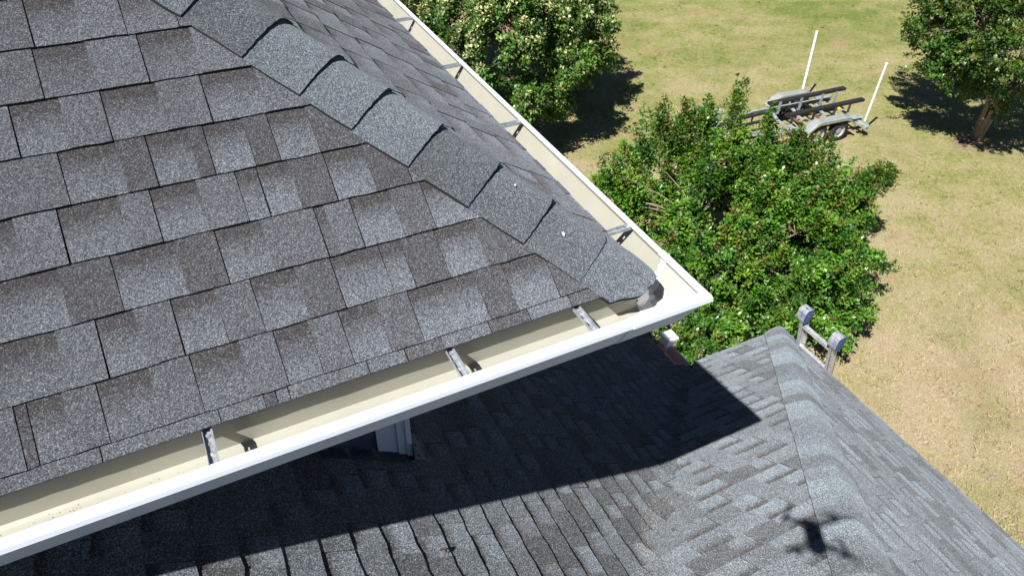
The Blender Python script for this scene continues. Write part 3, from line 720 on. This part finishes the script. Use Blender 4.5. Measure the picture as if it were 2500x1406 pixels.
def make_tree(name, base, centre, rad, nsh, per, leafL, palette, seed, label, cat, stems=7, tip=(.30, .17, .07), tipf=.3, plume=.5, pr=.12, upb=.6, extra=(), lobes=.18, inner=(.35, 1.0), trunk_h=1.2, stem_r=.07, mat_='leaf', group=None, spread=.22, flower=0.0, low_cut=None, att=0, pull=.6):
    rs = np.random.RandomState(seed); base = np.array(base, float); centre = np.array(centre, float); rad = np.array(rad, float)
    root = empty(name, tuple(base), label=label, cat=cat, group=group)
    d = unit(rs.normal(size=(nsh, 3))); d[:, 2] = np.where(d[:, 2] < -.75, -d[:, 2], d[:, 2])
    ph = rs.uniform(0, 6.28, 8)
    lob = 1 + lobes * (np.sin(3.1 * d[:, 0] + 2.3 * d[:, 1] + ph[0]) + np.sin(4.7 * d[:, 1] - 3.3 * d[:, 2] + ph[1]) + .8 * np.sin(7.9 * d[:, 0] - 5.1 * d[:, 2] + ph[2]) + .6 * np.sin(11 * d[:, 1] + 6 * d[:, 0] + ph[3])) * .5
    f = inner[0] + (inner[1] - inner[0]) * rs.uniform(0, 1, nsh) ** .45
    end = centre + d * rad * (lob * f)[:, None]
    if att:
        ad = unit(rs.normal(size=(att, 3))); ad[:, 2] = np.where(ad[:, 2] < -.6, -ad[:, 2], ad[:, 2])
        ap = centre + ad * rad * rs.uniform(.80, 1.06, (att, 1))
        D2 = ((end[:, None, :] - ap[None]) ** 2).sum(-1); j = D2.argmin(1)
        w = pull * rs.uniform(.3, 1.2, (nsh, 1)); end = end * (1 - w) + ap[j] * w
        d = unit((end - centre) / rad)
    for (e, r_, n_) in extra:
        q = rs.normal(size=(n_, 3)) * np.array(r_) + np.array(e); end = np.vstack([end, q]); d = np.vstack([d, unit(q - centre)])
    n = len(end)
    sd_ = unit(d * (1 - upb) + np.array([0, 0, 1.0]) * upb + rs.normal(size=(n, 3)) * .25)
    low_ = d[:, 2] < 0.0
    sd_[low_] = unit(d[low_] + np.array([0, 0, .25]) + rs.normal(size=(low_.sum(), 3)) * .2)
    pl_ = plume * rs.uniform(.6, 1.35, n)
    start = end - sd_ * pl_[:, None]
    # leaves along every shoot
    k = per; tt = rs.uniform(0, 1, (n, k)); ang = rs.uniform(0, 2 * np.pi, (n, k))
    a1 = unit(np.cross(sd_, np.array([.3, .5, .8]))); a2 = np.cross(sd_, a1)
    rad_ = pr * (1.0 - .55 * tt) * rs.uniform(.25, 1.1, (n, k))
    radial = a1[:, None, :] * np.cos(ang)[..., None] + a2[:, None, :] * np.sin(ang)[..., None]
    Cc = start[:, None, :] + sd_[:, None, :] * (tt * pl_[:, None])[..., None] + radial * rad_[..., None]
    Dn = unit(radial * .9 + sd_[:, None, :] * .55 + rs.normal(size=(n, k, 3)) * .3)
    Nn = unit(sd_[:, None, :] * .6 + np.array([0, 0, .9]) + rs.normal(size=(n, k, 3)) * .45); Nn = unit(Nn - Dn * (Nn * Dn).sum(-1, keepdims=True))
    L = leafL * rs.uniform(.65, 1.25, (n, k)); W = L * rs.uniform(.5, .62, (n, k))
    pal = np.array(palette); ci = rs.randint(0, len(pal), n)
    pt_ = np.sin(end[:, 0] * 2.9 + 1) + np.sin(end[:, 1] * 3.3) + np.sin(end[:, 2] * 4.1 + 2)
    col = pal[ci][:, None, :] * rs.uniform(.72, 1.3, (n, k, 1)) * (1 + .13 * pt_)[:, None, None]
    tipm = ((rs.uniform(0, 1, n) < tipf) & (sd_[:, 2] > .2))[:, None] & (tt > .55) & (rs.uniform(0, 1, (n, k)) < .65)
    col = np.where(tipm[..., None], np.array(tip) * rs.uniform(.7, 1.3, (n, k, 1)), col)
    if flower > 0:
        zrel = (end[:, 2] - centre[2]) / rad[2]
        fm = ((rs.uniform(0, 1, n) < flower * np.clip(.55 + .9 * zrel, 0, 1.3)))[:, None] & (tt > .45) & (rs.uniform(0, 1, (n, k)) < .50)
        col = np.where(fm[..., None], np.array((.50, .50, .24)) * rs.uniform(.6, 1.25, (n, k, 1)), col)
    Cc = Cc.reshape(-1, 3); keep = Cc[:, 2] > GZ + .1
    rp = lambda x: x.reshape(-1, *x.shape[2:])[keep]
    leaves_mesh('crown', Cc[keep], rp(Dn), rp(Nn), rp(L), rp(W), rp(col), M[mat_], root, base)
    # stems and branches
    tr = MB(); hubs = []
    for q in range(stems):
        an = 2 * math.pi * q / stems + rs.uniform(-.3, .3); rr_ = spread * rs.uniform(.4, 1.0)
        b0 = np.array([math.cos(an) * rr_ * .45, math.sin(an) * rr_ * .45, -.05])
        tgt = (centre - base) * np.array([.45, .45, 0]) + np.array([math.cos(an) * rad[0] * .5, math.sin(an) * rad[1] * .5, centre[2] - base[2] + rs.uniform(-.3, .3) * rad[2]])
        m1 = np.array([b0[0] * 2.2, b0[1] * 2.2, trunk_h * .6]) + rs.normal(size=3) * .03
        m2 = m1 * .4 + tgt * .6 + rs.normal(size=3) * .10; m2[2] = max(m2[2], trunk_h)
        r0 = stem_r * rs.uniform(.7, 1.2)
        tr.tube([b0, m1 * .55 + b0 * .45, m1, (m1 + m2) / 2, m2, tgt], [r0 * 1.35, r0 * 1.05, r0 * .9, r0 * .72, r0 * .5, r0 * .22], 8); hubs += [((m1 + m2) / 2, r0 * .55), (m2, r0 * .42), (tgt, r0 * .22)]
    tr.tube([(0, 0, -.1), (0, 0, trunk_h * .18), (0, 0, trunk_h * .42)], [spread * .80, spread * .52, spread * .15], 12)
    H = np.array([h[0] for h in hubs])
    for i in rs.choice(n, min(n, 260), replace=False):
        s_ = start[i] - base; j = int(np.argmin(((H - s_) ** 2).sum(1) + 3.0 * np.maximum(0, H[:, 2] - s_[2])))
        mid = (H[j] + s_) / 2 + rs.normal(size=3) * .07; e_ = end[i] - base
        tr.tube([H[j], mid, s_, (s_ + e_) / 2], [hubs[j][1] * .5, .014, .008, .004], 5, cap=False)
    tr.build('trunk', M['bark'], root, smooth=True)
    return root
GR = [(.075, .200, .016), (.050, .150, .014), (.110, .235, .018), (.085, .190, .022), (.135, .225, .022), (.038, .115, .012)]
mid_c = at(1785, 540, -7.10)
make_tree('flowering_shrub_tree', at(1770, 690, GZ), mid_c, (2.75, 2.75, 1.8), 1900, 58, .077, GR, 12,
          'broad bushy green tree with reddish shoot tips right beside the gutter corner', 'tree', stems=8, tip=(.140, .125, .028), tipf=.22, plume=.60, pr=.13, upb=.68, att=80, pull=.72,
          extra=[(at(1900 + (tx_ - 1900) * f_, 500 + (ty_ - 500) * f_, -7.0 + (tz_ + 7.0) * f_), (.16 - .05 * f_,) * 2 + (.07,), int(20 - 8 * f_)) for (tx_, ty_, tz_) in ((2180, 408, -6.6), (2130, 470, -6.8), (2140, 530, -7.2), (2165, 640, -7.9), (2090, 590, -7.4), (2135, 765, -8.1), (2070, 840, -8.2), (1470, 420, -6.2), (1980, 370, -6.0)) for f_ in (.55, .7, .82, .92, 1.0)] + [(at(1800, 215, -5.6), (.10, .10, .20), 14), (at(1720, 270, -5.6), (.16, .16, .2), 20), (at(1640, 300, -5.6), (.2, .2, .2), 26), (at(1560, 350, -5.7), (.2, .2, .2), 22), (at(1860, 300, -5.6), (.14, .14, .2), 9), (at(1950, 335, -5.6), (.2, .2, .12), 14), (at(1500, 430, -6.0), (.2, .2, .2), 16), (at(2030, 360, -5.9), (.2, .2, .15), 16), (at(1740, 340, -5.6), (.4, .4, .12), 34), (at(1880, 275, -5.3), (.05, .05, .14), 6), (at(1955, 310, -5.3), (.10, .10, .08), 7), (at(1610, 280, -5.4), (.10, .10, .16), 12), (at(1730, 255, -5.3), (.10, .10, .18), 12), (at(1800, 255, -5.3), (.10, .10, .16), 12), (at(1670, 270, -5.4), (.10, .10, .16), 12), (at(2050, 420, -5.8), (.3, .3, .2), 30), (at(1500, 380, -5.9), (.12, .12, .16), 10), (at(2140, 412, -6.75), (.18, .18, .05), 12), (at(2060, 430, -6.7), (.25, .25, .1), 12), (at(2135, 635, -7.95), (.12, .12, .08), 14), (at(2090, 775, -8.0), (.2, .2, .1), 16), (at(1680, 850, -7.6), (.65, .5, .45), 150), (at(1760, 800, -7.6), (.6, .5, .4), 110), (at(1600, 260, -6.2), (.2, .2, .2), 12), (at(1700, 620, -6.3), (.6, .5, .5), 60), (at(1900, 760, -7.4), (.6, .5, .4), 60)])
make_tree('flowering_hedge_tree', at(1190, 30, GZ), at(1170, 78, -6.6), (4.1, 4.1, 2.6), 3900, 46, .105, [(.065, .15, .020), (.09, .19, .025), (.12, .20, .04), (.045, .115, .016)], 31,
          'large dense green bush with creamy blossom clusters behind the right-hand gutter', 'bush', stems=6, tip=(.16, .20, .05), tipf=.3, plume=.5, pr=.19, upb=.45, lobes=.13, inner=(.55, 1.0), att=110, pull=.5, flower=.6, mat_='leafmatt', spread=.35)
make_tree('crape_tree', at(2382, 340, GZ), at(2465, 70, -5.75), (2.8, 2.8, 2.2), 1500, 46, .092, [(.042, .105, .011), (.060, .135, .014), (.034, .085, .010), (.080, .145, .018)], 47,
          'multi-stemmed tree with smooth tan trunks and spreading crown, right of the trailer', 'tree', stems=9, tip=(.14, .13, .03), tipf=.3, plume=.55, pr=.15, upb=.45, lobes=.16, att=70, pull=.45,
          extra=[(at(2400, 215, -7.3), (.5, .5, .25), 40), (at(2340, 120, -6.6), (.5, .5, .3), 30), (at(2440, 285, -8.0), (.16, .16, .14), 8), (at(2475, 205, -7.0), (.5, .5, .3), 22), (at(2290, 180, -7.0), (.35, .35, .12), 18)], trunk_h=2.1, stem_r=.055, spread=.26)
# bare earth under the trees
def patch(name, c, r, seed, m, stretch=1.0):
    q = random.Random(seed); mb = MB(); ring = []
    ph = [q.random() * 6 for _ in range(4)]
    for k in range(60):
        a = 2 * math.pi * k / 60; w = r * (1 + .16 * math.sin(3 * a + ph[0]) + .10 * math.sin(7 * a + ph[1]) + .06 * math.sin(17 * a + ph[2]))
        ring.append((c[0] + w * math.cos(a) * stretch, c[1] + w * math.sin(a), GZ + .004))
    mb.poly(ring); return tag(mb.build(name, m), kind='structure')
tb = at(2375, 352, GZ); patch('bare_soil', tb, .55, 2, M['dirt']); lb = at(1190, 60, GZ); patch('bare_soil', lb, 3.3, 4, M['dirt'])
m_ = MB(); q = random.Random(77)
for k in range(230):
    c = at(q.gauss(1400, 75), q.gauss(297, 14), GZ + .03); s_ = q.uniform(.02, .05); a = q.random() * 6.28
    u_ = Vector((math.cos(a), math.sin(a), q.uniform(-.2, .3))) * s_; w_ = Vector((-math.sin(a), math.cos(a), q.uniform(-.3, .3))) * s_ * .5
    m_.poly([c - u_, c + w_, c + u_, c - w_])
tag(m_.build('fallen_leaves', M['deadleaf']), 'yellow fallen leaves on the lawn in front of the dense bush', 'leaves', kind='stuff')
# pale stone in the grass
m_ = MB(); c = at(2421, 1165, GZ + .03); q = random.Random(5)
m_.lathe([(.0, .035), (.035, .03), (.06, .012), (.052, -.03)], c, (.1, .2, 1), 11)
for i_, v_ in enumerate(m_.v): m_.v[i_] = (c.x + (v_[0] - c.x) * 1.5 + q.uniform(-.012, .012), c.y + (v_[1] - c.y) * .7 + q.uniform(-.012, .012), v_[2] + q.uniform(-.008, .008))
tag(m_.build('stone', M['stone']), 'small pale stone lying in the dry grass right of the lower roof', 'stone')

# ================================================================ LADDER
lad = empty('ladder', (3.40, 1.42, GZ), label='extension ladder with worn blue and grey padded tips leaning on the lower eave', cat='ladder')
LX = 3.375; tilt = Vector((-.24, 0, 1)).normalized()
def lpt(y, z): return Vector((LX - .24 * (z - (-3.16)), y, z)) - lad.location
yA, yB = 1.60, 1.235
for y in (yA, yB):
    m_ = MB(); a = lpt(y, GZ + .02); b_ = lpt(y, -2.80)
    m_.bar(a, b_, .006, .085, up=(1, 0, 0)); 
    for sx in (-1, 1):
        o_ = Vector((sx * .040, 0, 0)); m_.bar(a + o_ + Vector((0, (-.012 if y == yA else .012), 0)), b_ + o_ + Vector((0, (-.012 if y == yA else .012), 0)), .030, .006, up=(1, 0, 0))
    m_.build('rail', M['alum'], lad)
    # padded tip: rounded mitt
    m_ = MB(); c = lpt(y, -2.80); n = 14; prof = []
    for s_ in (-1, 1):
        ring = []
        for k in range(n):
            a_ = 2 * math.pi * k / n
            ex = .050 * (1 if abs(math.cos(a_)) < .7 else 1.0)
            ring.append(m_.vert(c + Vector((ex * math.copysign(abs(math.cos(a_)) ** .6, math.cos(a_)), s_ * .043, .078 * math.copysign(abs(math.sin(a_)) ** .75, math.sin(a_)) + .01))))
        prof.append(ring)
    ctr = [m_.vert(c + Vector((0, s_ * .047, .01))) for s_ in (-1, 1)]
    for k in range(n):
        k2 = (k + 1) % n; m_.f.append([prof[0][k], prof[0][k2], prof[1][k2], prof[1][k]]); m_.m.append(1)
        m_.f.append([ctr[0], prof[0][k2], prof[0][k]]); m_.m.append(0); m_.f.append([ctr[1], prof[1][k], prof[1][k2]]); m_.m.append(0)
    m_.build('padded_tip', [M['pad'], M['padtop']], lad)
z = -2.93
while z > GZ + .2:
    m_ = MB(); a = lpt(yA - .004, z); b_ = lpt(yB + .004, z); m_.bar(a, b_, .034, .034, up=(0, 0, 1)); m_.bar(a + Vector((0, 0, .018)), b_ + Vector((0, 0, .018)), .026, .003, up=(0, 0, 1)); m_.build('rung', M['alum'], lad); z -= .285

# ================================================================ BOAT TRAILER
TR = Vector((16.55, 12.22, GZ)); TA = R(-4.5)
tr = empty('boat_trailer', TR, TA, label='empty grey tandem-axle boat trailer parked on the lawn behind the bushy tree', cat='trailer')
def beam(name, a, b_, w, h, m, parent=tr, up=(0, 0, 1)):
    mm = MB(); mm.bar(a, b_, w, h, up=up, mat=0); return mm.build(name, m, parent)
# local frame: +x is the rear, y across, z up
m_ = MB()
for s_ in (-1, 1):
    y = s_ * .66
    # C-channel side rails running to the tongue
    for (dz, w, h) in ((0, .012, .11), (.052, .055, .010), (-.052, .055, .010)):
        off = 0 if dz == 0 else -s_ * .022
        m_.bar((-2.0, y + off, .50 + dz), (1.0, y + off, .50 + dz), w, h); m_.bar((-4.3, s_ * .10 + off * .5, .50 + dz), (-2.0, y + off, .50 + dz), w, h)
m_.bar((-5.4, 0, .50), (-3.9, 0, .50), .09, .09)
m_.build('frame', M['trailer'], tr)
def bent(name, x, zdrop=.10, m=None, w=.075):
    mm = MB(); P = [(-.66, .50), (-.40, .50), (-.12, .50 - zdrop), (.12, .50 - zdrop), (.40, .50), (.66, .50)]
    for (y0, a), (y1, b_) in zip(P, P[1:]): mm.bar((x, y0, a), (x, y1, b_), w, .05)
    mm.build(name, m or M['trailer'], tr)
for x in (-1.45, -.68, .22): bent('crossmember', x)
mm = MB(); mm.bar((.78, -.66, .47), (.78, .66, .47), .07, .05); mm.bar((.78, -.05, .475), (.78, .25, .475), .078, .056, mat=1); mm.build('crossmember', [M['fender'], M['yellow']], tr)
for x in (-.78, .0):
    mm = MB(); mm.bar((x, -.80, .32), (x, .80, .32), .05, .05); mm.build('axle', M['rust'], tr)
for s_ in (-1, 1):
    y = s_ * .40
    mm = MB(); mm.bar((-1.70, y, .86), (1.15, y, .92), .15, .075); mm.bar((-1.71, y, .86), (-1.70, y, .86), .154, .079, mat=0)
    bk = mm.build('bunk', M['carpet'], tr)
    for x in (-1.35, -.55, .25, .80):
        mm = MB(); mm.box((x, y - s_ * .085, .70), (.10, .008, .40)); mm.box((x, y - s_ * .06, .515), (.10, .06, .008)); mm.lathe([(0, .008), (.012, .008), (.012, 0)], (x, y - s_ * .089, .82), (0, -s_, 0), 8); mm.build('bunk_bracket', M['trailer'], tr)
# short front bunks
for s_ in (-1, 1):
    mm = MB(); mm.bar((-3.3, s_ * .16, .66), (-1.95, s_ * .20, .70), .09, .05); mm.bar((-2.4, s_ * .18, .50), (-2.4, s_ * .18, .67), .05, .03); mm.build('front_bunk', M['carpet'], tr)
def wheel(x, y, s_):
    mm = MB(); r0 = .325
    prof = [(.19, -.085), (.27, -.095), (.31, -.085), (r0, -.055), (r0 + .004, 0), (r0, .055), (.31, .085), (.27, .095), (.19, .085)]
    mm.lathe(prof, (x, y, r0), (0, 1, 0), 28)
    wh = mm.build('wheel', M['tyre'], tr, smooth=True)
    mm = MB(); o_ = s_ * .07
    mm.lathe([(.195, s_ * .080), (.180, s_ * .060), (.165, s_ * .02), (.09, s_ * .035), (.08, s_ * .055), (.0, s_ * .06)], (x, y, r0), (0, 1, 0), 28)
    for k in range(5):
        a = 2 * math.pi * k / 5; mm.lathe([(0, s_ * .02), (.010, s_ * .018), (.010, 0)], (x + .065 * math.cos(a), y + s_ * .045, r0 + .065 * math.sin(a)), (0, 1, 0), 6)
    mm.build('rim', M['rim'], wh, smooth=False)
for s_ in (-1, 1):
    for x in (-.78, .0): wheel(x, s_ * .87, s_)
def fender(s_):
    mm = MB(); y0, y1 = s_ * .745, s_ * 1.02
    P = [(-1.30, .50), (-1.22, .58), (-1.02, .74), (-.88, .79), (.08, .79), (.24, .74), (.42, .58), (.50, .50)]
    N = []
    for i, (x, z) in enumerate(P): N.append((x, z))
    for (xa, za), (xb, zb) in zip(N, N[1:]):
        mm.poly([(xa, y0, za), (xb, y0, zb), (xb, y1 - s_ * .03, zb), (xa, y1 - s_ * .03, za)]); mm.poly([(xa, y0, za - .006), (xb, y0, zb - .006), (xb, y1, zb - .006), (xa, y1, za - .006)])
        mm.poly([(xa, y1 - s_ * .03, za), (xb, y1 - s_ * .03, zb), (xb, y1, zb - .02), (xa, y1, za - .02)]); mm.poly([(xa, y1, za - .02), (xb, y1, zb - .02), (xb, y1, zb - .09), (xa, y1, za - .09)])
        mm.poly([(xa, y0, za), (xb, y0, zb), (xb, y0, zb - .05), (xa, y0, za - .05)])
    for x in (-.95, .2): mm.box((x, s_ * .71, .60), (.05, .10, .04))
    mm.build('fender', M['fender'], tr)
fender(-1); fender(1)
# rear steps / bumper pieces
for s_ in (-1, 1):
    mm = MB(); mm.bar((.62, s_ * .70, .53), (1.02, s_ * .70, .53), .14, .014); mm.bar((.70, s_ * .88, .44), (1.0, s_ * 1.06, .40), .10, .03); mm.bar((.88, s_ * .66, .42), (.88, s_ * 1.12, .38), .09, .05); mm.box((.90, s_ * 1.08, .36), (.16, .05, .12)); mm.build('rear_step', M['trailer'], tr)
# guide poles, each at its place
inv = Matrix.Translation(TR) @ Matrix.Rotation(TA, 4, 'Z'); inv = inv.inverted()
for (pb, pt_) in ((at(1958, 226, -8.60), at(1995, 76, -6.72)), (at(2111, 296, -8.66), at(2165, 155, -6.70))):
    a = inv @ pb; b_ = inv @ pt_; mm = MB(); mm.tube([a, b_], .036, 14); mm.tube([b_ - (b_ - a) * .02, b_], .041, 14)
    gp = mm.build('guide_pole', M['pvc'], tr, smooth=False)
    mm = MB(); mm.tube([a - Vector((0, 0, .12)), a + (b_ - a) * .02], .022, 8); mm.bar(a - Vector((0, 0, .1)), (a.x - .05, math.copysign(.98, a.y), .40), .05, .04); mm.build('pole_foot', M['trailer'], gp)
# winch post and jack at the tongue
mm = MB(); mm.bar((-3.9, 0, .5), (-3.75, 0, 1.15), .07, .07); mm.bar((-3.80, -.10, 1.15), (-3.80, .10, 1.15), .12, .10); mm.lathe([(0, -.07), (.06, -.07), (.06, .07), (0, .07)], (-3.86, 0, 1.02), (0, 1, 0), 12); mm.build('winch_post', M['trailer'], tr)
mm = MB(); mm.tube([(-4.7, .12, .06), (-4.7, .12, .85)], .03, 8); mm.lathe([(.0, .0), (.09, .0), (.10, .03), (0, .03)], (-4.7, .12, .0), (0, 0, 1), 12); mm.build('jack', M['steel'], tr)
mm = MB(); mm.bar((-2.0, -.66, .46), (-1.75, -.80, .10), .05, .05); mm.bar((-1.75, -.80, .10), (-1.2, -.80, .08), .06, .05); mm.build('brace', M['rust'], tr)

# ================================================================ DRONE (the camera hangs under its nose)
hd = Vector((FW.x, FW.y, 0)).normalized(); sdv = Vector((hd.y, -hd.x, 0)); upv = Vector((0, 0, 1))
dc = CAM - hd * .115 + upv * .062
drone = empty('drone', dc, label='small quadcopter drone hovering above, seen only by its blurred shadow on the lower roof', cat='drone')
def dp(a, b_, c): return hd * a + sdv * b_ + upv * c
m_ = MB()
sec = [(-.078, .028, .020), (-.055, .036, .028), (0, .036, .032), (.045, .034, .030), (.072, .024, .020)]
rings = []
for (a, w, h) in sec: rings.append([m_.vert(dp(a, w * math.copysign(abs(math.cos(t)) ** .5, math.cos(t)), h * math.copysign(abs(math.sin(t)) ** .6, math.sin(t)))) for t in [2 * math.pi * k / 16 for k in range(16)]])
for r0, r1 in zip(rings, rings[1:]):
    for k in range(16): m_.f.append([r0[k], r1[k], r1[(k + 1) % 16], r0[(k + 1) % 16]]); m_.m.append(0)
m_.f.append(rings[0]); m_.m.append(0); m_.f.append(rings[-1][::-1]); m_.m.append(0)
m_.build('body', M['drone'], drone, smooth=True)
for (fa, fs) in ((1, 1), (1, -1), (-1, 1), (-1, -1)):
    m_ = MB(); a = dp(fa * .05, fs * .035, .012); e = dp(fa * (.080 if fa > 0 else .088), fs * (.118 if fa > 0 else .100), .018)
    m_.tube([a, e], [.012, .010], 8); m_.lathe([(0, .022), (.012, .022), (.013, -.01), (0, -.012)], e, upv, 12); ar = m_.build('arm', M['drone'], drone)
    m_ = MB(); an = 1.1 * fa + .6 * fs
    for q in (0, math.pi):
        dv = hd * math.cos(an + q) + sdv * math.sin(an + q); pv = Vector((-dv.y, dv.x, 0))
        c = e + upv * .026
        m_.poly([c - pv * .004, c + dv * .03 - pv * .011 + upv * .002, c + dv * .075 - pv * .004, c + dv * .075 + pv * .004, c + dv * .03 + pv * .008 - upv * .002, c + pv * .004])
    m_.build('propeller', M['drone'], ar)
    m_ = MB(); m_.tube([e, e - upv * (.035 if fa > 0 else .02)], [.005, .004], 6); m_.build('landing_foot', M['drone'], ar)
m_ = MB(); g0 = CAM - dc - FW.normalized() * .035
Rm = Matrix((( xx.x, yy.x, zz.x), (xx.y, yy.y, zz.y), (xx.z, yy.z, zz.z))).to_4x4(); Rm.translation = g0
m_.box((0, 0, 0), (.036, .030, .030), M=Rm); m_.tube([g0, dp(.06, 0, -.02)], .006, 6)
gm = m_.build('gimbal', M['drone'], drone)
m_ = MB(); m_.lathe([(.011, 0), (.011, .008), (.008, .010), (0, .009)], g0 + FW.normalized() * .015, FW.normalized(), 14); m_.build('lens', M['glass'], gm)
